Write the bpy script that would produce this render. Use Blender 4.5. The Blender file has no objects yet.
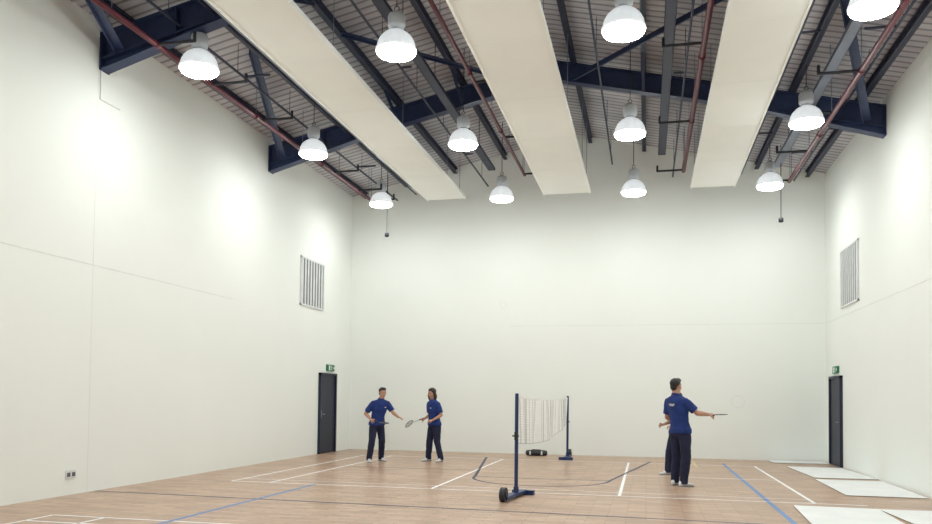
import bpy, bmesh, math, random
from mathutils import Matrix, Vector, Euler
random.seed(4)
sc=bpy.context.scene
COL=sc.collection
try:
    sc.view_settings.view_transform='Standard'
except Exception: pass

# ------------------------------------------------------------ materials
def newmat(name):
    m=bpy.data.materials.new(name); m.use_nodes=True
    nt=m.node_tree; b=nt.nodes.get("Principled BSDF")
    return m,nt,b
def mat(name,col,rough=.6,metal=0,noise=0.06,scale=6,emit=None,es=0,bump=0,spec=None,alpha=None):
    m,nt,b=newmat(name)
    b.inputs['Roughness'].default_value=rough
    b.inputs['Metallic'].default_value=metal
    if spec is not None: b.inputs['Specular IOR Level'].default_value=spec
    tc=nt.nodes.new('ShaderNodeTexCoord'); n=nt.nodes.new('ShaderNodeTexNoise')
    n.inputs['Scale'].default_value=scale; n.inputs['Detail'].default_value=4
    nt.links.new(tc.outputs['Object'],n.inputs['Vector'])
    r=nt.nodes.new('ShaderNodeValToRGB')
    lo=[max(0,c*(1-noise)) for c in col]; hi=[min(1,c*(1+noise)) for c in col]
    r.color_ramp.elements[0].position=.3; r.color_ramp.elements[1].position=.7
    r.color_ramp.elements[0].color=(*lo,1); r.color_ramp.elements[1].color=(*hi,1)
    nt.links.new(n.outputs['Fac'],r.inputs['Fac']); nt.links.new(r.outputs['Color'],b.inputs['Base Color'])
    if bump:
        bp=nt.nodes.new('ShaderNodeBump'); bp.inputs['Strength'].default_value=bump; bp.inputs['Distance'].default_value=.02
        nt.links.new(n.outputs['Fac'],bp.inputs['Height']); nt.links.new(bp.outputs['Normal'],b.inputs['Normal'])
    if emit:
        b.inputs['Emission Color'].default_value=(*emit,1); b.inputs['Emission Strength'].default_value=es
    return m
M={}
M['wall']=mat('wall_paint',(.85,.88,.845),.8,noise=.012,scale=.6,bump=.03)
M['seam']=mat('wall_joint',(.74,.77,.735),.8)
M['steel']=mat('navy_steel',(.028,.044,.11),.42,noise=.15,spec=.4)
M['purlin']=mat('purlin_steel',(.030,.037,.075),.5,noise=.15)
M['galv']=mat('galvanised_steel',(.24,.27,.35),.4,.3)
M['red']=mat('red_oxide_pipe',(.105,.008,.020),.45)
M['black']=mat('black_plastic',(.012,.014,.022),.45)
M['panel']=mat('radiant_panel_paint',(.89,.91,.875),.6,noise=.015,scale=1.5)
M['lampbody']=mat('lamp_gear_grey',(.55,.59,.63),.4)
M['bell']=mat('lamp_bell_white',(.70,.74,.78),.3,emit=(.92,.97,1.0),es=.50)
M['lens']=mat('lamp_lens_glow',(1,1,1),.3,emit=(.965,1.0,.975),es=66)
M['door']=mat('dark_door',(.006,.010,.030),.5)
M['doorframe']=mat('dark_door_frame',(.008,.014,.040),.5)
M['green']=mat('exit_green',(.01,.16,.07),.5,emit=(.02,.35,.13),es=.05)
M['white']=mat('white_plastic',(.85,.86,.85),.5)
M['linew']=mat('white_floor_line',(.92,.92,.92),.5)
M['lineb']=mat('blue_floor_line',(.14,.26,.50),.5)
M['lined']=mat('dark_floor_line',(.05,.06,.11),.5)
M['liney']=mat('yellow_floor_line',(.72,.60,.30),.5)
M['board']=mat('white_board',(.80,.81,.80),.6,noise=.05,scale=2)
M['board_edge']=mat('board_core',(.33,.27,.22),.8)
M['skin']=mat('skin',(.46,.25,.17),.5,noise=.05,scale=20)
M['shirt']=mat('royal_blue_polo',(.008,.030,.165),.85,noise=.25,scale=9,bump=.3)
M['trouser']=mat('navy_trousers',(.008,.011,.042),.85,noise=.3,scale=8,bump=.3)
M['hair']=mat('dark_hair',(.010,.008,.009),.5,noise=.4,scale=50,bump=.5)
M['hairb']=mat('brown_hair',(.022,.011,.009),.5,noise=.5,scale=40,bump=.5)
M['shoe']=mat('white_trainer',(.70,.71,.72),.6)
M['sole']=mat('grey_sole',(.25,.26,.28),.7)
M['post']=mat('blue_post',(.010,.030,.11),.4)
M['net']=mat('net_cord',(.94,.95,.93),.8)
M['netg']=mat('net_cord_grey',(.42,.43,.42),.8)  # grey cord colour: random vertical streaks and the bottom edge
M['string']=mat('racket_string',(.10,.10,.11),.6)
M['eye']=mat('eye_dark',(.03,.02,.02),.3)
M['lip']=mat('lip',(.35,.12,.10),.5)
M['vent']=mat('vent_slat',(.70,.72,.72),.5)
M['ventdark']=mat('vent_void',(.11,.12,.14),.7)
M['mark']=mat('pencil_mark',(.75,.78,.74),.8)

def floor_mat():
    m,nt,b=newmat('sports_floor')
    tc=nt.nodes.new('ShaderNodeTexCoord')
    br=nt.nodes.new('ShaderNodeTexBrick')
    br.inputs['Scale'].default_value=1.0
    br.inputs['Color1'].default_value=(.54,.37,.265,1); br.inputs['Color2'].default_value=(.40,.26,.175,1)
    br.inputs['Mortar'].default_value=(.30,.185,.12,1)
    br.inputs['Mortar Size'].default_value=.007; br.inputs['Brick Width'].default_value=.48; br.inputs['Row Height'].default_value=.12
    nt.links.new(tc.outputs['Object'],br.inputs['Vector'])
    n=nt.nodes.new('ShaderNodeTexNoise'); n.inputs['Scale'].default_value=2.2; n.inputs['Detail'].default_value=8; n.inputs['Roughness'].default_value=.7
    mp=nt.nodes.new('ShaderNodeMapping'); mp.inputs['Scale'].default_value=(1,3,1)
    nt.links.new(tc.outputs['Object'],mp.inputs['Vector']); nt.links.new(mp.outputs['Vector'],n.inputs['Vector'])
    mx=nt.nodes.new('ShaderNodeMix'); mx.data_type='RGBA'; mx.blend_type='OVERLAY'; mx.inputs[0].default_value=.5
    nt.links.new(br.outputs['Color'],mx.inputs[6]); nt.links.new(n.outputs['Fac'],mx.inputs[7])
    nt.links.new(mx.outputs[2],b.inputs['Base Color'])
    b.inputs['Roughness'].default_value=.34; b.inputs['Specular IOR Level'].default_value=.45
    return m
M['floor']=floor_mat()
def deck_mat():
    m,nt,b=newmat('roof_deck')
    tc=nt.nodes.new('ShaderNodeTexCoord')
    w=nt.nodes.new('ShaderNodeTexWave'); w.wave_type='BANDS'; w.bands_direction='Y'; w.inputs['Scale'].default_value=1.6; w.inputs['Distortion'].default_value=0
    nt.links.new(tc.outputs['Object'],w.inputs['Vector'])
    n=nt.nodes.new('ShaderNodeTexNoise'); n.inputs['Scale'].default_value=.9; n.inputs['Detail'].default_value=6
    nt.links.new(tc.outputs['Object'],n.inputs['Vector'])
    r=nt.nodes.new('ShaderNodeValToRGB')
    r.color_ramp.elements[0].position=.05; r.color_ramp.elements[0].color=(.25,.245,.28,1)
    r.color_ramp.elements[1].position=.30; r.color_ramp.elements[1].color=(.55,.54,.58,1)
    nt.links.new(w.outputs['Fac'],r.inputs['Fac'])
    mx=nt.nodes.new('ShaderNodeMix'); mx.data_type='RGBA'; mx.blend_type='OVERLAY'; mx.inputs[0].default_value=.7
    nt.links.new(r.outputs['Color'],mx.inputs[6]); nt.links.new(n.outputs['Fac'],mx.inputs[7])
    nt.links.new(mx.outputs[2],b.inputs['Base Color'])
    bp=nt.nodes.new('ShaderNodeBump'); bp.inputs['Strength'].default_value=.5; bp.inputs['Distance'].default_value=.03
    nt.links.new(w.outputs['Fac'],bp.inputs['Height']); nt.links.new(bp.outputs['Normal'],b.inputs['Normal'])
    b.inputs['Roughness'].default_value=.6
    return m
M['deck']=deck_mat()

# ------------------------------------------------------------ mesh helpers
def finish(bm,name,mats,parent=None,smooth=False,loc=None):
    me=bpy.data.meshes.new(name); bmesh.ops.recalc_face_normals(bm,faces=bm.faces[:]); bm.to_mesh(me); bm.free()
    if smooth:
        for p in me.polygons: p.use_smooth=True
    for m in (mats if isinstance(mats,(list,tuple)) else [mats]): me.materials.append(m)
    o=bpy.data.objects.new(name,me); COL.objects.link(o)
    if parent: o.parent=parent
    if loc is not None: o.location=loc
    return o
def empty(name,loc=(0,0,0),label=None,cat=None,group=None,rotz=0):
    o=bpy.data.objects.new(name,None); o.empty_display_size=.2; COL.objects.link(o); o.location=loc; o.rotation_euler=(0,0,rotz)
    tag(o,label,cat,group); return o
def tag(o,label=None,cat=None,group=None):
    if label: o["label"]=label
    if cat: o["category"]=cat
    if group: o["group"]=group
    return o
def struct(o): o["kind"]="structure"; return o
def box(bm,x0,x1,y0,y1,z0,z1,mi=0,M4=None,bev=0):
    vs=[bm.verts.new((x,y,z)) for z in (z0,z1) for y in (y0,y1) for x in (x0,x1)]
    fs=[(0,1,3,2),(4,6,7,5),(0,4,5,1),(2,3,7,6),(0,2,6,4),(1,5,7,3)]
    F=[bm.faces.new([vs[i] for i in f]) for f in fs]
    for g in F: g.material_index=mi
    if bev:
        es=list({e for g in F for e in g.edges})
        r=bmesh.ops.bevel(bm,geom=es,offset=bev,segments=2,affect='EDGES')
        for g in r['faces']: g.material_index=mi
        vs=list({v for g in r['faces'] for v in g.verts}|{v for v in vs if v.is_valid})
    if M4 is not None:
        for v in vs: v.co=M4@v.co
    return vs
def basis(d):
    d=d.normalized(); u=Vector((0,0,1)) if abs(d.z)<.9 else Vector((0,1,0))
    x=u.cross(d).normalized(); y=d.cross(x); return x,y
def rings(bm,rs,mi=0,n=16):
    R=[]
    for c,ax,ay in rs:
        R.append([bm.verts.new(c+ax*math.cos(2*math.pi*i/n)+ay*math.sin(2*math.pi*i/n)) for i in range(n)])
    for a,b in zip(R,R[1:]):
        for i in range(n):
            f=bm.faces.new((a[i],a[(i+1)%n],b[(i+1)%n],b[i])); f.material_index=mi
    f=bm.faces.new(R[0][::-1]); f.material_index=mi
    f=bm.faces.new(R[-1]); f.material_index=mi
def cyl(bm,a,b,r,r2=None,mi=0,n=12):
    a=Vector(a);b=Vector(b); x,y=basis(b-a); r2=r if r2 is None else r2
    rings(bm,[(a,x*r,y*r),(b,x*r2,y*r2)],mi,n)
def capsule(bm,a,b,ra,rb,fx=1.0,fy=1.0,up=None,n=14,mi=0):
    a=Vector(a);b=Vector(b); d=(b-a).normalized()
    if up is not None:
        x=Vector(up).cross(d).normalized(); y=d.cross(x)
    else: x,y=basis(b-a)
    L=[]
    for t in (-80,-55,-25,0):
        s=math.radians(t); L.append((a+d*ra*math.sin(s),x*ra*fx*math.cos(s),y*ra*fy*math.cos(s)))
    for t in (0,25,55,80):
        s=math.radians(t); L.append((b+d*rb*math.sin(s),x*rb*fx*math.cos(s),y*rb*fy*math.cos(s)))
    rings(bm,L,mi,n)
def ell(bm,c,r,Rm=None,mi=0,u=20,v=14):
    Rm=Rm or Matrix.Identity(3); c=Vector(c); L=[]
    for k in range(v+1):
        s=math.radians(-88+176*k/v)
        L.append((c+Rm@Vector((0,0,r[2]*math.sin(s))),Rm@Vector((r[0]*math.cos(s),0,0)),Rm@Vector((0,r[1]*math.cos(s),0))))
    rings(bm,L,mi,u)
def lathe(bm,prof,mi=0,n=28,c=(0,0,0)):
    c=Vector(c)
    rings(bm,[(c+Vector((0,0,z)),Vector((max(r,.001),0,0)),Vector((0,max(r,.001),0))) for r,z in prof],mi,n)
def path(bm,pts,r,mi=0,n=8):
    for a,b in zip(pts,pts[1:]): capsule(bm,a,b,r,r,n=n,mi=mi)

# ------------------------------------------------------------ room
XL,XR,YB,YF=-8.2,4.34,20.9,-6.0
XC=(XL+XR)/2; EAVE=7.2; RIDGE=8.6; SL=(RIDGE-EAVE)/(XR-XC)
def roof(x): return RIDGE-SL*abs(x-XC)
bm=bmesh.new(); box(bm,XL,XR,YF,YB,-.2,0); struct(finish(bm,'floor',M['floor']))
bm=bmesh.new(); box(bm,XL-.3,XL,YF,YB,-.2,EAVE+.05); struct(finish(bm,'wall_left',M['wall']))
bm=bmesh.new(); box(bm,XR,XR+.3,YF,YB,-.2,EAVE+.05); struct(finish(bm,'wall_right',M['wall']))
def gable(name,y0,y1):
    bm=bmesh.new(); P=[(XL-.3,-.2),(XR+.3,-.2),(XR+.3,EAVE+.02),(XC,RIDGE+.02),(XL-.3,EAVE+.02)]
    A=[bm.verts.new((x,y0,z)) for x,z in P]; B=[bm.verts.new((x,y1,z)) for x,z in P]
    bm.faces.new(A); bm.faces.new(B[::-1])
    for i in range(5): bm.faces.new((A[i],A[(i+1)%5],B[(i+1)%5],B[i]))
    return struct(finish(bm,name,M['wall']))
gable('wall_back',YB,YB+.3); gable('wall_front',YF-.3,YF)
bm=bmesh.new(); P=[(XL-.3,EAVE-.06),(XC,RIDGE),(XR+.3,EAVE-.06),(XR+.3,EAVE+.15),(XC,RIDGE+.2),(XL-.3,EAVE+.15)]
A=[bm.verts.new((x,YF-.3,z)) for x,z in P]; B=[bm.verts.new((x,YB+.3,z)) for x,z in P]
bm.faces.new((A[0],A[1],A[4],A[5]));bm.faces.new((A[1],A[2],A[3],A[4]));bm.faces.new((B[0],B[1],B[4],B[5]));bm.faces.new((B[1],B[2],B[3],B[4]))
for i in range(6): bm.faces.new((A[i],A[(i+1)%6],B[(i+1)%6],B[i]))
struct(finish(bm,'ceiling',M['deck']))
def trim(n,x0,x1,y0,y1,z0,z1,m='seam'):
    bm=bmesh.new(); box(bm,x0,x1,y0,y1,z0,z1); return struct(finish(bm,'trim_%d'%n,M[m]))
trim(1,XL,XL+.004,YF,14.4,3.43,3.437+.006); trim(2,XR-.004,XR,9,YB,3.43,3.443)
trim(3,-3.6,XR,YB-.004,YB,3.435,3.445); trim(4,XL,XL+.002,10.24,10.246,0,6.4)
trim(5,XL+.0,XL+.02,10.28,10.305,6.02,6.45,'white')
trim(6,XL+.0,XL+.02,10.28,10.75,6.0,6.025,'white')

# ------------------------------------------------------------ floor lines
def fline(pts,w,m,name,lab,closed=False):
    bm=bmesh.new(); L=[];n=len(pts)
    for i,p in enumerate(pts):
        p=Vector((*p,0)); a=Vector((*pts[max(i-1,0)],0)); b=Vector((*pts[min(i+1,n-1)],0))
        d=(b-a).normalized(); s=Vector((-d.y,d.x,0))*w/2
        L.append((bm.verts.new(p+s+Vector((0,0,.002))),bm.verts.new(p-s+Vector((0,0,.002)))))
    for (a,b),(c,d) in zip(L,L[1:]): bm.faces.new((a,b,d,c))
    o=finish(bm,name,M[m]); struct(o); return o
tn=[10]
def T(pts,w,m):
    tn[0]+=1; return fline(pts,w,m,'trim_%d'%tn[0],'')
W=.05
T([(-6.97,12.3),(3.1,12.3)],W,'linew'); T([(-6.97,18.85),(2.45,18.85)],W,'linew')
T([(-6.97,12.3),(-6.97,18.85)],W,'linew'); T([(-6.25,12.3),(-6.25,18.85)],W,'linew')
T([(-3.4,12.3),(-3.4,18.85)],W,'linew'); T([(-.4,12.3),(-.4,18.85)],W,'linew'); T([(2.4,12.3),(2.4,18.85)],W,'linew')
T([(-6.97,12.75),(2.4,12.75)],.03,'linew')
T([(-6.25,15.7),(-3.4,15.7)],.05,'lined'); T([(-.4,15.7),(2.4,15.7)],W,'linew')
T([(-7.02,4),(-7.02,8.2)],W,'linew'); T([(-7.02,8.2),(3,8.2)],W,'linew'); T([(-6.3,4),(-6.3,8.2)],W,'linew'); T([(-7.02,7.75),(3,7.75)],W,'linew')
T([(XL+.02,10.4),(4.2,9.95)],.06,'lined')
T([(1.76,4),(1.76,19.4)],.07,'lineb'); T([(-5.42,4),(-5.42,12.3)],.07,'lineb')
T([(-7.4,19.75),(3.4,19.75)],.05,'liney'); T([(1.1,19.75),(1.1,18.2),(2.0,17.6)],.05,'liney')
arc=[(-1.9-2.0,19.3),(-1.9-1.25,14.5)]+[(-1.9-1.25*math.cos(math.radians(a)),14.5-1.25*math.sin(math.radians(a))) for a in range(6,180,6)]+[(-1.9+1.25,14.5),(-1.9+2.0,19.3)]
T(arc,.06,'lined'); T([(-3.15,14.5),(-.65,14.5)],.06,'lined')

# ------------------------------------------------------------ doors, signs, vents
def door(n,side,y0,y1):
    X=XL if side<0 else XR; s=1 if side<0 else -1
    def B(bm,a,b,*r,**k): box(bm,min(X+s*a,X+s*b),max(X+s*a,X+s*b),*r,**k)
    bm=bmesh.new(); B(bm,0,.035,y0+.06,y1-.06,.005,2.03)
    d=struct(finish(bm,'door_%d'%n,[M['door']]))
    bm=bmesh.new(); B(bm,0,.07,y0,y0+.06,0,2.09); B(bm,0,.07,y1-.06,y1,0,2.09); B(bm,0,.07,y0,y1,2.03,2.09)
    f=finish(bm,'frame',M['doorframe'],d)
    bm=bmesh.new(); yh=y0+.14
    cyl(bm,(X+s*.035,yh,1.02),(X+s*.085,yh,1.02),.011); cyl(bm,(X+s*.08,yh-.01,1.02),(X+s*.08,yh+.12,1.02),.010)
    B(bm,.034,.04,yh-.02,yh+.02,.93,1.12)
    h=finish(bm,'handle',M['galv'],d); 
door(1,-1,18.7,19.78); door(2,1,19.2,20.3)
def exit_sign(side,yc):
    X=XL if side<0 else XR; s=1 if side<0 else -1
    e=empty('exit_sign',(X,yc,2.235),'green illuminated emergency exit sign above dark door','sign')
    k=.84
    bm=bmesh.new(); a,b=sorted((0,s*.05)); box(bm,a,b,-.28*k,.28*k,-.10*k,.10*k,bev=.006); finish(bm,'sign_body',M['green'],e)
    a,b=sorted((s*.046,s*.054)); f=-s
    def q(bm,u0,u1,z0,z1,sh=0):
        y0,y1=sorted((f*u0*k,f*u1*k)); vs=box(bm,a,b,y0,y1,z0*k,z1*k)
        if sh:
            for v in vs: v.co.y+=f*sh*(v.co.z-z0*k)
    bm=bmesh.new()
    cyl(bm,(a,f*-.02*k,.058*k),(b,f*-.02*k,.058*k),.018*k,n=12)
    q(bm,-.045,-.015,-.01,.045,.35); q(bm,-.09,-.03,.025,.038); q(bm,-.005,.035,.018,.030)
    q(bm,-.075,-.055,-.075,-.005,.6); q(bm,-.02,.0,-.05,-.005,-.5); q(bm,0,.04,-.055,-.04)
    finish(bm,'running_figure',M['white'],e)
    bm=bmesh.new(); q(bm,.09,.17,-.08,.075); finish(bm,'doorway_symbol',M['white'],e)
    bm=bmesh.new(); q(bm,-.235,-.15,-.012,.012)
    v=[bm.verts.new((x,f*u*k,z*k)) for x in(a,b) for u,z in((-.265,0),(-.215,.05),(-.215,-.05))]
    bm.faces.new(v[:3]); bm.faces.new(v[3:])
    for i in range(3): bm.faces.new((v[i],v[(i+1)%3],v[3+(i+1)%3],v[3+i]))
    finish(bm,'arrow',M['white'],e)
exit_sign(-1,19.4); exit_sign(1,19.75)
def vent(side,y0,y1,z0,z1):
    X=XL if side<0 else XR; s=1 if side<0 else -1
    e=empty('wall_vent',(X,(y0+y1)/2,(z0+z1)/2),'grey metal louvred ventilation grille with vertical slats in white wall','vent',"wall ventilation grilles")
    h=(y1-y0)/2; v=(z1-z0)/2
    a,b=sorted((0,s*.03)); bm=bmesh.new()
    for r in ((-h,-h+.04,-v,v),(h-.04,h,-v,v),(-h,h,-v,-v+.04),(-h,h,v-.04,v)): box(bm,a,b,*r)
    finish(bm,'frame',M['vent'],e)
    a,b=sorted((0,s*.008)); bm=bmesh.new(); box(bm,a,b,-h+.03,h-.03,-v+.03,v-.03); finish(bm,'backing',M['ventdark'],e)
    bm=bmesh.new(); n=8
    for i in range(n):
        y=-h+.04+(2*h-.08)*(i+.5)/n; wdt=.050
        a,b=sorted((s*.008,s*.024)); box(bm,a,b,y-wdt,y+wdt*.6,-v+.04,v-.04)
    finish(bm,'louvre',M['vent'],e)
vent(-1,17.5,18.9,3.70,4.90); vent(1,17.75,19.25,3.62,4.93)
e=empty('wall_socket',(XL,9.88,.30),'white double electrical socket low on white wall','socket')
bm=bmesh.new(); box(bm,0,.02,-.10,.10,-.06,.06,bev=.004); finish(bm,'plate',M['vent'],e)
for y in(-.05,.05):
    bm=bmesh.new(); box(bm,.018,.024,y-.032,y+.032,-.032,.028); finish(bm,'outlet',M['ventdark'],e)
def ringmark(x,z,r,lab):
    bm=bmesh.new(); n=40
    for k in range(n):
        a0=2*math.pi*k/n;a1=2*math.pi*(k+1)/n
        q=[(x+rr*math.cos(a),YB-.003,z+rr*math.sin(a)) for a,rr in((a0,r),(a1,r),(a1,r-.012),(a0,r-.012))]
        bm.faces.new([bm.verts.new(p) for p in q])
    bmesh.ops.remove_doubles(bm,verts=bm.verts[:],dist=.0005)
    tag(finish(bm,'circle_mark',M['mark']),lab,'mark')
ringmark(2.27,1.46,.16,'large faint drawn circle on white end wall')
ringmark(-3.8,4.02,.09,'small faint drawn circle high on white end wall')

# ------------------------------------------------------------ roof steel
def portal(y):
    bm=bmesh.new(); top=lambda x: roof(x)-.17
    def bot(x):
        d=min(x-XL,XR-x)
        return 6.45+(7.20-6.45)*d/2.6 if d<2.6 else top(x)-.40
    xs=[XL+.01,XL+2.6,XC,XR-2.6,XR-.01]
    def strip(fn0,fn1,hw,seg=None):
        for a,b in zip(xs,xs[1:]):
            if seg and (a,b) not in seg: continue
            v=[bm.verts.new((x,yy,z)) for yy in(y-hw,y+hw) for x,z in((a,fn0(a)),(b,fn0(b)),(b,fn1(b)),(a,fn1(a)))]
            for f in((0,1,2,3),(7,6,5,4),(0,4,5,1),(1,5,6,2),(2,6,7,3),(3,7,4,0)): bm.faces.new([v[i] for i in f])
    strip(bot,top,.006); strip(lambda x:top(x)-.02,top,.10); strip(bot,lambda x:bot(x)+.02,.10)
    strip(lambda x:top(x)-.42,lambda x:top(x)-.40,.10,[(xs[0],xs[1]),(xs[3],xs[4])])
    for x in (XL+.01,XR-.03): box(bm,x,x+.02,y-.11,y+.11,6.45,7.03)
    for x in (XL+1.3,XL+2.6,XC,XR-2.6,XR-1.3): box(bm,x-.008,x+.008,y-.1,y+.1,bot(x),top(x))
    return tag(finish(bm,'roof_beam',M['steel']),'navy painted steel pitched rafter with tapered haunches at the walls','roof beam','steel rafters')
for y in (10.35,15.85): portal(y)
for dx in (-5.85,-4.65,-3.25,-1.85,-.45,.45,1.85,3.25,4.65,5.85):
    x=XC+dx; z=roof(x)-.012; bm=bmesh.new()
    box(bm,x-.05,x+.05,3.0,YB-.005,z-.03,z-.006); box(bm,x-.008,x+.008,3.0,YB-.005,z-.158,z-.01); box(bm,x-.05,x+.05,3.0,YB-.005,z-.158,z-.145)
    tag(finish(bm,'purlin',M['purlin']),'long dark steel purlin running under the roof deck','purlin','roof purlins')
def brace(a,b,w=.05,lab='navy diagonal steel brace between rafter and purlin'):
    bm=bmesh.new(); a=Vector(a);b=Vector(b);d=(b-a);L=d.length
    Rm=d.to_track_quat('Z','Y').to_matrix().to_4x4(); Rm.translation=a
    box(bm,-w,w,-.006,.006,0,L,M4=Rm); box(bm,-w,-w+.012,-w,w,0,L,M4=Rm)
    tag(finish(bm,'roof_brace',M['steel']),lab,'roof brace','diagonal roof braces')
for y in(10.35,15.85):
    for x,xo in((-7.85,-6.65),(4.0,2.8)):
        brace((x,y-.1,6.75),(xo,y-3.7,roof(xo)-.12),.07)
    for x in(XC-3.25,XC-1.85,XC+1.85,XC+3.25):
        brace((x,y-.1,roof(x)-.55),(x,y-1.0,roof(x)-.16),.03); brace((x,y+.1,roof(x)-.55),(x,y+1.0,roof(x)-.16),.03)
brace((XC+.45,15.7,7.95),(XC+3.2,12.4,roof(XC+3.2)-.15),.05); brace((XC-.45,15.7,7.95),(XC-3.2,12.4,roof(XC-3.2)-.15),.05)
brace((XC+.45,10.2,7.95),(XC+3.2,7,roof(XC+3.2)-.15),.05)
def rpanel(x0,x1,lab):
    e=empty('ceiling_panel',((x0+x1)/2,11,6.68),lab,'ceiling panel','suspended radiant ceiling panels')
    w=(x1-x0)/2; bm=bmesh.new(); box(bm,-w,w,-8.5,8.7,0,.06)
    for y in [-8.5+2.15*k for k in range(1,8)]: box(bm,-w-.003,w+.003,y-.006,y+.006,-.003,.063)
    box(bm,-w,-w+.03,-8.5,8.7,-.02,0); box(bm,w-.03,w,-8.5,8.7,-.02,0)
    finish(bm,'panel',M['panel'],e)
    for y in(-3.5,0,3.5,7,8.3):
        for x in(-w+.08,w-.08):
            bm=bmesh.new(); cyl(bm,(x,y,.05),(x,y,roof(e.location.x+x)-6.68),.006,n=6); finish(bm,'hanger_rod',M['galv'],e)
rpanel(-5.65,-4.60,'long white suspended radiant heating panel nearest the door wall')
rpanel(-2.57,-1.38,'long white suspended radiant heating panel beneath the roof ridge')
rpanel(1.03,2.08,'long white suspended radiant heating panel beside floor boards')
def pipe(x,z,y1,lab,hook,ys,r=.042):
    e=empty('gas_pipe',(x,0,z),lab,'pipe','red overhead service pipes')
    bm=bmesh.new(); cyl(bm,(0,3,0),(0,y1,0),r,n=12)
    for y in range(4,int(y1),3): cyl(bm,(0,y-.05,0),(0,y+.05,0),r+.01,n=12)
    finish(bm,'pipe',M['red'],e,True)
    for k,y in enumerate(ys):
        bm=bmesh.new(); s=hook
        path(bm,[(0,y,0),(s*.62,y,0),(s*.62,y,.12)],.024); 
        finish(bm,'hook',M['black'],e,True)
    for y in list(range(5,int(y1)+1,2))+[y1-.1]:
        bm=bmesh.new(); cyl(bm,(0,y,0),(0,y,roof(x)-z),.007,n=6); finish(bm,'hanger_rod',M['galv'],e)
pipe(-7.03,6.62,19.3,'long red steel service pipe near the door wall with black hooks',1,[8.6,10.0,11.5,13.2,14.9,16.6,18.2,19.2])
pipe(-3.0,7.1,19.3,'long red steel service pipe beside the ridge panel',1,[8,10.2,13.4,16.4,19.2],.036)
pipe(.86,7.05,19.5,'long red steel service pipe beside white ceiling panel',-1,[9.5,12.5,16,19.4],.048)
pipe(3.23,6.62,19.3,'long red steel service pipe near the wall with floor boards',-1,[11,13,14.8,17,19.2],.045)
def tray(x,z,lab,m='galv'):
    bm=bmesh.new(); box(bm,x-.09,x+.09,3,19.6,z,z+.01); box(bm,x-.09,x-.08,3,19.6,z,z+.06); box(bm,x+.08,x+.09,3,19.6,z,z+.06)
    for y in range(4,20,2): cyl(bm,(x,y,z),(x,y,roof(x)),.008,n=6)
    tag(finish(bm,'cable_tray',M[m]),lab,'cable tray','overhead cable trays')
tray(-5.98,7.0,'long grey metal cable tray hung below the roof'); tray(3.0,7.05,'long grey metal cable tray hung below the roof')
tray(-3.9,7.35,'long dark cable tray beside white ceiling panel','purlin'); tray(.35,7.5,'long dark cable tray beside white ceiling panel','purlin')
def conduit(x,z,r=.018,cross=()):
    bm=bmesh.new(); cyl(bm,(x,3,z),(x,20.85,z),r,n=8)
    for y in range(4,21,2): cyl(bm,(x,y,z),(x,y,roof(x)-.006),.006,n=6)
    for y,dx in cross: cyl(bm,(x,y,z),(x+dx,y,z),r,n=8)
    tag(finish(bm,'conduit',M['purlin']),'thin dark electrical conduit hung under the roof deck','conduit','roof conduits')
conduit(-6.85,7.02,.022,[(12.2,.5),(17.6,.5)]); conduit(-6.3,7.16); conduit(-4.25,7.30,.02,[(13,.2),(18,.2)]); conduit(-.9,7.72,.02)
conduit(.65,7.3,.02,[(14.2,-.2)]); conduit(2.35,7.3,.02,[(17.8,.3),(13,.3)]); conduit(3.6,7.05,.022,[(12.5,-.45),(18.5,-.45),(17,.7)])
# ------------------------------------------------------------ lamps
LX=(-6.58,-3.47,-.31,2.72)
def ctop(x): return roof(x)-6.33-(.170 if x in(2.72,-6.58) else 0)
def cable(x,parent):
    bm=bmesh.new()
    for k in range(10):
        a0=2*math.pi*k/10; a1=2*math.pi*(k+1)/10
        capsule(bm,(.035*math.cos(a0),0,.66+.035*math.sin(a0)),(.035*math.cos(a1),0,.66+.035*math.sin(a1)),.006,.006,n=6)
    cyl(bm,(0,0,.69),(0,0,ctop(x)),.008,n=6); return finish(bm,'suspension_cable',M['black'],parent,True)
LB='white bell-shaped high bay lamp hanging on a cable, lit'; LG='high bay lamps over the court'
def lamp(x,y):
    ln=empty('high_bay_lamp',(x,y,6.33),LB,'lamp',LG)
    bm=bmesh.new(); lathe(bm,[(.02,-.026),(.12,-.024),(.20,-.016),(.262,.002),(.280,.030),(.272,.058)]); finish(bm,'lens',M['lens'],ln,True)
    bm=bmesh.new(); n=96; R=[]
    for r,z in [(.25,.045),(.290,.045),(.292,.070),(.275,.10),(.262,.16),(.228,.23),(.175,.285),(.12,.32),(.10,.33)]:
        R.append([bm.verts.new(((r*(1+.010*(1 if i%4<2 else -1)))*math.cos(2*math.pi*i/n),(r*(1+.010*(1 if i%4<2 else -1)))*math.sin(2*math.pi*i/n),z)) for i in range(n)])
    for a,b in zip(R,R[1:]):
        for i in range(n): bm.faces.new((a[i],a[(i+1)%n],b[(i+1)%n],b[i]))
    bm.faces.new(R[-1])
    finish(bm,'lamp_shade',M['bell'],ln,True)
    bm=bmesh.new(); lathe(bm,[(.085,.32),(.095,.34),(.075,.36),(.075,.37),(.115,.385),(.125,.42),(.125,.54),(.11,.575),(.05,.60),(.03,.63)]); finish(bm,'gear_housing',M['lampbody'],ln,True)
    return ln
first=None
for y in (2.0,6.2,10.4,14.55,18.7):
    for x in LX:
        if first is None: first=lamp(x,y); kids=list(first.children); c=first
        else:
            c=first.copy(); COL.objects.link(c); c.location=(x,y,6.33)
            for k in kids:
                q=k.copy(); COL.objects.link(q); q.parent=c
        cable(x,c)
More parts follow.
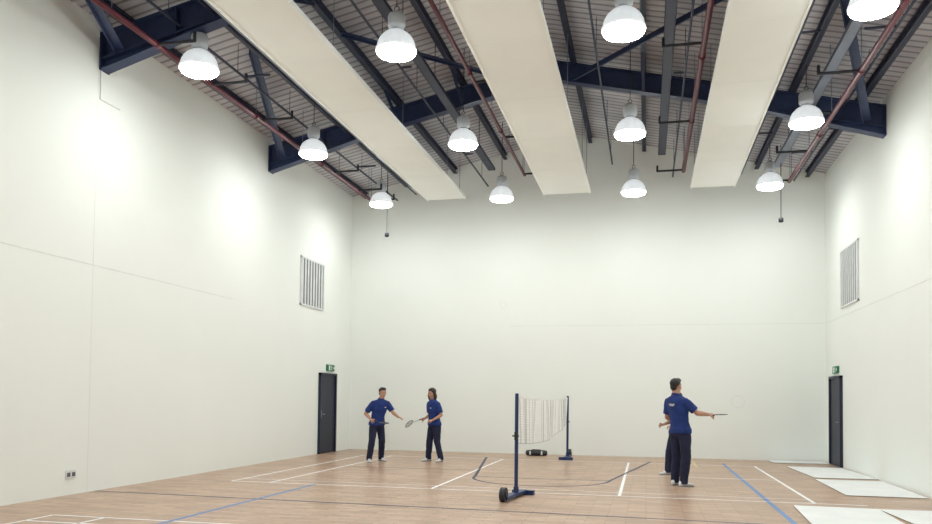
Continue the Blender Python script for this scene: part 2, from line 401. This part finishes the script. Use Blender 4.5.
for x in(-6.62,3.05):
    e=empty('ceiling_sensor',(x,19.3,5.66),'small black sensor hanging on a thin drop rod','sensor','hanging sensors')
    bm=bmesh.new(); lathe(bm,[(.03,0),(.055,.01),(.055,.09),(.03,.11)],n=16); finish(bm,'sensor_body',M['black'],e,True)
    bm=bmesh.new(); cyl(bm,(0,0,.1),(0,0,roof(x)-5.66),.009,n=6); finish(bm,'drop_rod',M['black'],e)

# ------------------------------------------------------------ boards on the floor
def sheet(cx,cy,w,l,rot,z,lab):
    bm=bmesh.new(); box(bm,-w/2,w/2,-l/2,l/2,0,.010,mi=0)
    for f in bm.faces:
        if abs(f.calc_center_median().z-.005)<.001: f.material_index=1
    o=finish(bm,'wall_board',[M['board'],M['board_edge']]); o.location=(cx,cy,z); o.rotation_euler=(0,0,math.radians(rot))
    tag(o,lab,'board','white boards on the floor')
sheet(3.62,20.45,1.3,.75,1,.003,'narrow white board lying on floor against end wall')
sheet(3.72,17.7,1.15,2.6,2,.003,'large white board lying on floor before dark door')
sheet(3.70,14.75,1.18,2.6,-1,.003,'large white board lying on floor along side wall')
sheet(2.52,10.65,1.1,2.5,-3,.003,'white board lying on floor away from the wall')
sheet(3.70,10.6,1.05,2.55,2,.003,'white board lying flat beside side wall')

# ------------------------------------------------------------ net posts + net
NX=-1.9; NY0,NY1=11.66,19.5
def post(y,s,lab,rz=0):
    e=empty('net_post',(NX,y,0),lab,'net post','badminton net posts')
    bm=bmesh.new(); cyl(bm,(0,0,.03),(0,0,1.54),.028,n=14); cyl(bm,(0,0,1.54),(0,0,1.56),.03,.02,n=14); cyl(bm,(0,0,.03),(0,0,.16),.04,n=14)
    finish(bm,'pole',M['post'],e,False)
    bm=bmesh.new(); box(bm,-.06,.06,-.60,.42,.03,.075,bev=.004); box(bm,-.17,.17,.33,.43,.0,.07,bev=.004)
    finish(bm,'base',M['post'],e)
    bm=bmesh.new(); cyl(bm,(-.036,-.60,.105),(.036,-.60,.105),.105,n=24); cyl(bm,(-.05,-.60,.105),(.05,-.60,.105),.04,n=16)
    finish(bm,'wheel',M['black'],e)
    bm=bmesh.new(); cyl(bm,(.0,-.03,1.49),(.0,.05,1.49),.010,n=8); capsule(bm,(0,.05,1.49),(0,.05,1.52),.009,.009,n=8)
    finish(bm,'top_hook',M['black'],e)
    bm=bmesh.new(); box(bm,-.02,.02,-.05,-.02,.86,.98); cyl(bm,(-.05,-.045,.92),(.05,-.045,.92),.012,n=8)
    finish(bm,'winch',M['black'],e)
    e.rotation_euler=(0,0,(math.pi if s<0 else 0)+math.radians(rz))
post(NY0,1,'tall navy badminton net post with black wheeled base',-8); post(NY1,-1,'tall navy badminton net post near end wall')
bm=bmesh.new(); L=NY1-NY0-.08; nseg=120
def ztop(u): return 1.505-.05*4*u*(1-u)
def zbot(u): return ztop(u)-.70+.10*u-.13*math.sin(math.pi*u)
def xo(u,v): return .03*v*math.sin(u*17)+.012*v*math.sin(u*41)
def cord(p,q,r,mi=0):
    d=(q-p).normalized(); x,y=basis(d); a=[bm.verts.new(p+x*r),bm.verts.new(p-x*.5*r+y*.87*r),bm.verts.new(p-x*.5*r-y*.87*r)]
    b=[bm.verts.new(q+x*r),bm.verts.new(q-x*.5*r+y*.87*r),bm.verts.new(q-x*.5*r-y*.87*r)]
    for i in range(3): bm.faces.new((a[i],a[(i+1)%3],b[(i+1)%3],b[i])).material_index=mi
def pt(u,v): return Vector((NX+xo(u,v),NY0+.04+L*u,ztop(u)*(1-v)+zbot(u)*v))
rows=18
for i in range(nseg+1):
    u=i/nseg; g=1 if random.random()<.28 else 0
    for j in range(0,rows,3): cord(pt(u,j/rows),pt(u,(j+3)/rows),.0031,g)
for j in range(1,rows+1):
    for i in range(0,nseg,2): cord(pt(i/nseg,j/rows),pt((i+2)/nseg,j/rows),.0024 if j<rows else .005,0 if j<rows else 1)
for i in range(nseg):
    a,b=pt(i/nseg,0),pt((i+1)/nseg,0)
    v=[bm.verts.new(q) for q in (a+Vector((0,0,.02)),b+Vector((0,0,.02)),b-Vector((0,0,.02)),a-Vector((0,0,.02)))]; bm.faces.new(v)
tag(finish(bm,'badminton_net',[M['net'],M['netg']]),'white badminton net with loose mesh strung between two posts','net')

e=empty('sports_bag',(-2.78,20.3,0),'small black sports bag with white stripe on floor by end wall','bag')
bm=bmesh.new()
rings(bm,[(Vector((x,0,.075)),Vector((0,ry,0)),Vector((0,0,rz*.75))) for x,ry,rz in((-.28,.05,.05),(-.26,.10,.085),(-.2,.12,.097),(0,.125,.099),(.2,.12,.097),(.26,.10,.085),(.28,.05,.05))],n=20)
finish(bm,'bag_body',M['black'],e,True)
for x in(-.15,.15):
    bm=bmesh.new(); box(bm,x-.02,x+.02,-.122,-.10,.03,.12); finish(bm,'stripe',M['vent'],e)
bm=bmesh.new(); path(bm,[(-.14,-.07,.12),(-.10,-.07,.16),(.10,-.07,.16),(.14,-.07,.12)],.010); finish(bm,'strap',M['black'],e,True)

# ------------------------------------------------------------ people
dgt=bpy.context.evaluated_depsgraph_get
def remesh(bm,name,m,vox,parent,smooth=3,disp=0):
    o=finish(bm,name,m,None)
    r=o.modifiers.new('r','REMESH'); r.mode='VOXEL'; r.voxel_size=vox; r.use_smooth_shade=True
    s=o.modifiers.new('s','SMOOTH'); s.factor=.5; s.iterations=smooth
    if disp:
        t=bpy.data.textures.new('folds','CLOUDS'); t.noise_scale=.11; t.noise_depth=2
        d=o.modifiers.new('d','DISPLACE'); d.texture=t; d.strength=disp; d.mid_level=.5
    bpy.context.view_layer.update()
    ev=o.evaluated_get(dgt()); me=bpy.data.meshes.new_from_object(ev)
    me.name=name; o.modifiers.clear(); o.data=me
    for p in me.polygons: p.use_smooth=True
    o.parent=parent; return o
def hand(bm,w,d,pn,side,curl=25):
    d=Vector(d).normalized(); pn=Vector(pn); pn=(pn-d*pn.dot(d)).normalized(); sd=d.cross(pn)*side
    capsule(bm,w-d*.02,w+d*.02,.026,.026,fx=1,fy=.75,up=pn)
    for k in (-1.5,-.5,.5,1.5): capsule(bm,w+d*.015+sd*k*.009,w+d*.078+sd*k*.0185,.014,.0125)
    for k,l in((1.5,.066),(.5,.075),(-.5,.070),(-1.5,.055)):
        p=w+d*.080+sd*k*.0205; dd=d+sd*k*.03; ang=curl
        for j,fr in enumerate((.45,.32,.23)):
            a=math.radians(ang); v=(dd*math.cos(a)+pn*math.sin(a)).normalized(); q=p+v*l*fr
            capsule(bm,p,q,.0098-.0008*j,.0092-.0008*j,n=10); p=q; ang+=curl*1.1
    p=w+d*.025+sd*.024
    for j,l in enumerate((.036,.03,.024)):
        v=(d*(.55+.25*j)+sd*(.75-.32*j)+pn*(.25+.28*j*curl/40)).normalized(); q=p+v*l
        capsule(bm,p,q,.0125-.0012*j,.0115-.0012*j,n=10); p=q
def person(x,y,heading,scale,lean,arms,legs,label,head=(0,0),female=False,hairm='hair',emblem=None,wd=1.0):
    th=math.atan2(heading[1],heading[0])-math.pi/2
    e=empty('person',(x,y,0),label,'person',None,th); e.scale=(scale,)*3
    V=Vector
    def Lp(p):
        p=V(p); k=max(0,(p.z-.92))/.6; return V((p.x+lean[0]*k,p.y+lean[1]*k,p.z-(lean[0]**2+lean[1]**2)*k*.3))
    g=(.90 if female else 1.0)*wd
    tor=[(.84,.12,.09,0),(.90,.165 if female else .158*wd,.108,0),(.97,.158*wd,.105,0),(1.06,.135*g,.095*wd,0),(1.16,.142*g,.10*wd,0),(1.27,.163*g,.115,0),(1.36,.178*g,.112,-.005),(1.41,.165*g,.092,-.008),(1.44,.110*g,.070,-.01),(1.465,.062,.058,-.01)]
    SX=.175*g
    bm=bmesh.new()
    rings(bm,[(Lp((0,yy,z)),V((rx,0,0)),V((0,ry,0))) for z,rx,ry,yy in tor],n=28)
    hc=Lp((0,.015,1.635)); Rh=Euler((math.radians(head[1]),0,math.radians(head[0]))).to_matrix()
    capsule(bm,Lp((0,-.01,1.45)),hc+V((0,-.02,-.06)),.058*g,.054*g)
    H=lambda a: hc+Rh@V(a)
    ell(bm,H((0,-.012,.035)),(.076,.094,.088),Rh); ell(bm,H((0,.018,-.035)),(.060,.068,.075),Rh); ell(bm,H((0,.045,-.085)),(.036,.036,.028),Rh)
    capsule(bm,H((0,.082,.012)),H((0,.100,-.022)),.009,.013); capsule(bm,H((-.008,.09,-.027)),H((.008,.09,-.027)),.009,.009)
    capsule(bm,H((-.045,.073,.028)),H((.045,.073,.028)),.010,.010)
    capsule(bm,H((-.045,.055,-.02)),H((-.030,.070,-.03)),.018,.015); capsule(bm,H((.045,.055,-.02)),H((.030,.070,-.03)),.018,.015)
    for s in(-1,1):
        capsule(bm,H((s*.078,-.008,.016)),H((s*.076,-.002,-.022)),.015,.010,fx=.6,fy=1.0)
    for s,(el,wr,hd,pn,cu) in zip((1,-1),arms):
        sh=Lp((s*SX,-.008,1.385)); el=Lp(el); wr=Lp(wr)
        capsule(bm,sh,el,.050*g,.038*g); mid=el.lerp(wr,.3)
        capsule(bm,el,mid,.039*g,.040*g); capsule(bm,mid,wr,.040*g,.025*g)
        hand(bm,wr,hd,pn,-s,cu)
    for s,(kn,an,ft) in zip((1,-1),legs):
        hp=V((s*.088,0,.90)); kn=V(kn); an=V(an)
        capsule(bm,hp,kn,.086,.054); c=kn.lerp(an,.3)+V((0,-.015,0)); capsule(bm,kn,c,.052,.055); capsule(bm,c,an,.055,.036)
        fd=V((math.sin(math.radians(ft)),math.cos(math.radians(ft)),0))
        capsule(bm,V((an.x,an.y,.055))-fd*.03,V((an.x,an.y,.045))+fd*.14,.034,.026)
    remesh(bm,'body',M['skin'],.0075,e,2)
    bm=bmesh.new(); off=.020
    rr=[(.865,.176*wd,.120,0),(.93,.176*wd,.120,0)]+[t for t in tor if t[0]>.95 and t[0]<1.37]+[(1.42,.170*g,.098,-.008),(1.455,.125*g,.080,-.01),(1.485,.062,.058,-.008)]
    rings(bm,[(Lp((0,yy,z)),V((rx*1.0+off,0,0)),V((0,ry+off,0))) for z,rx,ry,yy in rr],n=28)
    for s,(el,wr,hd,pn,cu) in zip((1,-1),arms):
        sh=Lp((s*SX,-.008,1.385)); el=Lp(el); t=sh.lerp(el,.80); d=(t-sh).normalized(); a,b=basis(d)
        capsule(bm,Lp((s*.06,-.01,1.445)),sh,.045,.062)
        rings(bm,[(sh-d*.05,a*.045,b*.045),(sh-d*.02,a*.062,b*.062),(sh+d*.05,a*.072,b*.070),(t-d*.02,a*.074,b*.070),(t,a*.072,b*.068)],n=20)
    remesh(bm,'shirt',M['shirt'],.011,e,3,.014)
    bm=bmesh.new(); n=24; R=[]
    for z,r in((1.475,.090),(1.500,.080),(1.515,.069),(1.500,.062)):
        R.append([bm.verts.new(Lp((r*math.cos(2*math.pi*i/n),r*.95*math.sin(2*math.pi*i/n)-.006,z-.014*math.sin(2*math.pi*i/n)))) for i in range(n)])
    for A,B in zip(R,R[1:]):
        for i in range(n): bm.faces.new((A[i],A[(i+1)%n],B[(i+1)%n],B[i]))
    finish(bm,'collar',M['shirt'],e,True)
    bm=bmesh.new()
    rings(bm,[(V((0,yy,z)),V((rx+.012,0,0)),V((0,ry+.012,0))) for z,rx,ry,yy in((.80,.11,.09,0),(.84,.155,.108,0),(.90,.162,.112,0),(.97,.156,.106,0),(1.0,.15,.10,0))],n=28)
    for s,(kn,an,ft) in zip((1,-1),legs):
        hp=V((s*.088,0,.88)); kn=V(kn); an=V(an); bt=V((an.x,an.y,.045))
        X=V((1,0,0));Y=V((0,1,0)); m1=hp.lerp(kn,.5); m2=kn.lerp(an,.4)
        rings(bm,[(hp+V((0,0,.04)),X*.085,Y*.10),(hp-V((0,0,.06)),X*.100,Y*.112),(m1,X*.090,Y*.096),(kn,X*.079,Y*.083),(m2,X*.075,Y*.080),(an+V((0,0,.02)),X*.066,Y*.074),(bt,X*.067,Y*.079)],n=22)
    remesh(bm,'trousers',M['trouser'],.012,e,3,.018)
    for s,(kn,an,ft) in zip((1,-1),legs):
        a=math.radians(ft); Rz=Matrix.Rotation(-a,3,'Z'); c=V((an[0],an[1],0))
        bm=bmesh.new()
        pr=[(-.085,.026,.030,.045),(-.07,.036,.045,.055),(-.02,.038,.048,.060),(.05,.040,.040,.052),(.11,.048,.030,.042),(.16,.044,.022,.034),(.185,.026,.014,.026)]
        rings(bm,[(c+Rz@V((0,yy,zc)),Rz@V((w,0,0)),V((0,0,h))) for yy,w,h,zc in pr],n=18)
        for v in bm.verts: v.co.z=max(v.co.z,.012)
        sh=finish(bm,'shoe',M['shoe'],e,True)
        bm=bmesh.new()
        n=24; lo=[];hi=[]
        for i in range(n):
            t=2*math.pi*i/n; yy=.05+.145*math.sin(t); w=(.047 if math.sin(t)>0 else .040)*math.cos(t)
            p=c+Rz@V((w*1.05,yy,0)); lo.append(bm.verts.new((p.x,p.y,0))); hi.append(bm.verts.new((p.x,p.y,.022)))
        bm.faces.new(lo[::-1]); bm.faces.new(hi)
        for i in range(n): bm.faces.new((lo[i],lo[(i+1)%n],hi[(i+1)%n],hi[i]))
        finish(bm,'sole',M['sole'],sh)
    bm=bmesh.new()
    ell(bm,H((0,-.030,.052)),(.084,.094,.086),Rh); ell(bm,H((0,.030,.098)),(.064,.052,.040),Rh); ell(bm,H((0,-.065,-.005)),(.064,.045,.070),Rh)
    if female:
        ell(bm,H((0,-.028,.055)),(.094,.100,.092),Rh)
        for s in(-1,1):
            capsule(bm,H((s*.066,-.012,.05)),H((s*.086,-.008,-.05)),.036,.038); capsule(bm,H((s*.086,-.008,-.05)),H((s*.080,-.012,-.145)),.038,.026)
        ell(bm,H((0,-.072,-.07)),(.095,.048,.115),Rh)
    remesh(bm,'hair',M[hairm],.007,e,2,.008)
    for s in(-1,1):
        bm=bmesh.new(); ell(bm,H((s*.030,.078,.010)),(.011,.008,.006),Rh,u=10,v=6); finish(bm,'eye',M['eye'],e,True)
        bm=bmesh.new(); capsule(bm,H((s*.018,.086,.030)),H((s*.045,.076,.030)),.004,.003,n=6); finish(bm,'eyebrow',M[hairm],e,True)
    bm=bmesh.new(); capsule(bm,H((-.020,.078,-.055)),H((.020,.078,-.055)),.005,.005,n=6); finish(bm,'mouth',M['lip'],e,True)
    if emblem:
        bm=bmesh.new()
        for (x0,x1,z0,z1) in emblem[1]:
            sy=emblem[0]; 
            a=Lp((x0,sy*.130,z0)); b=Lp((x1,sy*.130,z1)); t=.010
            y0,y1=sorted((a.y,a.y+sy*t)); box(bm,min(a.x,b.x),max(a.x,b.x),y0,y1,a.z,b.z)
        finish(bm,'shirt_emblem',M['white'],e)
    bpy.context.view_layer.update()
    return e,Lp
def racket(e,pos,d,up,label):
    Mw=e.matrix_world; p=Mw@Vector(pos); dz=Vector(d).normalized(); u=Vector(up)
    xx=u.cross(dz).normalized(); yy=dz.cross(xx)
    r=empty('badminton_racket',(0,0,0),label,'racket','badminton rackets')
    r.matrix_world=Matrix.Translation(p)@Matrix((xx,yy,dz)).transposed().to_4x4()
    bm=bmesh.new(); cyl(bm,(0,0,-.09),(0,0,.09),.014,.012,n=10); cyl(bm,(0,0,-.095),(0,0,-.09),.016,n=10); finish(bm,'handle',M['black'],r,True)
    bm=bmesh.new(); cyl(bm,(0,0,.09),(0,0,.33),.0045,n=8); n=32
    P=[Vector((.10*math.sin(2*math.pi*i/n),0,.455-.125*math.cos(2*math.pi*i/n))) for i in range(n+1)]
    path(bm,P,.0055,n=6); finish(bm,'frame',M['black'],r,True)
    bm=bmesh.new()
    for i in range(-8,9):
        x=i*.0115; h=.125*math.sqrt(max(0,1-(x/.10)**2)); cyl(bm,(x,0,.455-h),(x,0,.455+h),.0009,n=4)
    for i in range(-10,11):
        z=i*.0115; h=.10*math.sqrt(max(0,1-(z/.125)**2)); cyl(bm,(-h,0,.455+z),(h,0,.455+z),.0009,n=4)
    finish(bm,'strings',M['string'],r)
e1,L1=person(-6.02,17.05,(.70,-.71),.965,(-.05,.13),
  [((.29,-.10,1.14),(.22,.12,1.00),(-.25,.95,-.15),(-.7,-.3,-.5),55),
   ((-.31,.13,1.17),(-.37,.36,1.06),(-.25,.95,-.12),(.3,.2,-1),22)],
  [((.17,.10,.49),(.21,.06,.08),18),((-.12,.04,.49),(-.17,-.10,.08),-15)],
  'short-haired person in blue polo shirt pointing with one arm, holding racket',(5,-8),False,'hair',(1,[(-.10,-.07,1.285,1.305)]),1.08)
racket(e1,L1((.185,.21,.99)),(.75,-.65,-.10),(0,0,1),'dark badminton racket held low by the pointing person')
e2,L2=person(-4.80,17.6,(-.62,-.78),.96,(.02,.05),
  [((.235,-.05,1.12),(.17,.16,1.03),(.1,.97,-.15),(-.8,.2,-.4),60),
   ((-.255,-.03,1.12),(-.16,.17,1.0),(.5,.8,-.1),(.3,-.3,-.8),35)],
  [((.10,.07,.49),(.11,.09,.08),5),((-.14,.02,.49),(-.20,-.05,.08),-20)],
  'long-haired person in blue polo and navy trousers holding racket at waist',(18,-6),True,'hairb',(1,[(-.08,-.06,1.28,1.30)]),1.10)
racket(e2,L2((.175,.25,1.02)),(-.38,-.88,-.22),(-.75,.15,.6),'dark badminton racket held at waist by long-haired person')
e3,L3=person(.58,14.08,(.72,.69),1.055,(-.045,-.05),
  [((.31,.10,1.20),(.33,.33,1.18),(.35,.93,-.05),(-.5,.2,-.8),60),
   ((-.25,-.02,1.12),(-.21,.18,1.0),(.3,.95,.0),(.5,.3,-.6),40)],
  [((.12,.0,.49),(.11,-.04,.08),12),((-.11,.03,.49),(-.12,.0,.08),-12)],
  'dark-haired person in blue polo seen from behind, arm out with racket',(5,0),False,'hair',(-1,[(-.06,.06,1.335,1.345),(-.045,.045,1.312,1.322)]),1.08)
racket(e3,L3((.345,.41,1.17)),(.22,-.96,.04),(0,0,1),'dark badminton racket held out by person seen from behind')
e4,L4=person(.575,16.1,(-.88,-.47),.93,(.0,-.03),
  [((.22,.04,1.12),(.10,.26,1.07),(.0,.95,.1),(-.8,.2,-.4),50),
   ((-.22,.0,1.12),(-.16,.18,1.03),(.3,.95,.1),(.5,.3,-.6),40)],
  [((.10,.10,.49),(.11,.12,.08),8),((-.10,-.02,.49),(-.11,-.10,.08),-8)],
  'person in blue polo standing half hidden behind another player',(0,0),False,'hair')

# ------------------------------------------------------------ world & camera
w=bpy.data.worlds.new('world'); sc.world=w; w.use_nodes=True
w.node_tree.nodes['Background'].inputs[0].default_value=(.8,.85,.9,1); w.node_tree.nodes['Background'].inputs[1].default_value=.3
cd=bpy.data.cameras.new("camera"); cam=bpy.data.objects.new("camera",cd); COL.objects.link(cam)
PSI=math.radians(13); P_=math.radians(2.0); ROLL=math.radians(0.66)
cd.lens=782/932*36; cd.sensor_width=36; cd.shift_y=0.1166; cd.clip_end=200
cam.matrix_world=Matrix.Translation((0,0,1.48))@Matrix.Rotation(PSI,4,'Z')@Matrix.Rotation(math.pi/2+P_,4,'X')@Matrix.Rotation(ROLL,4,'Z')
sc.camera=cam
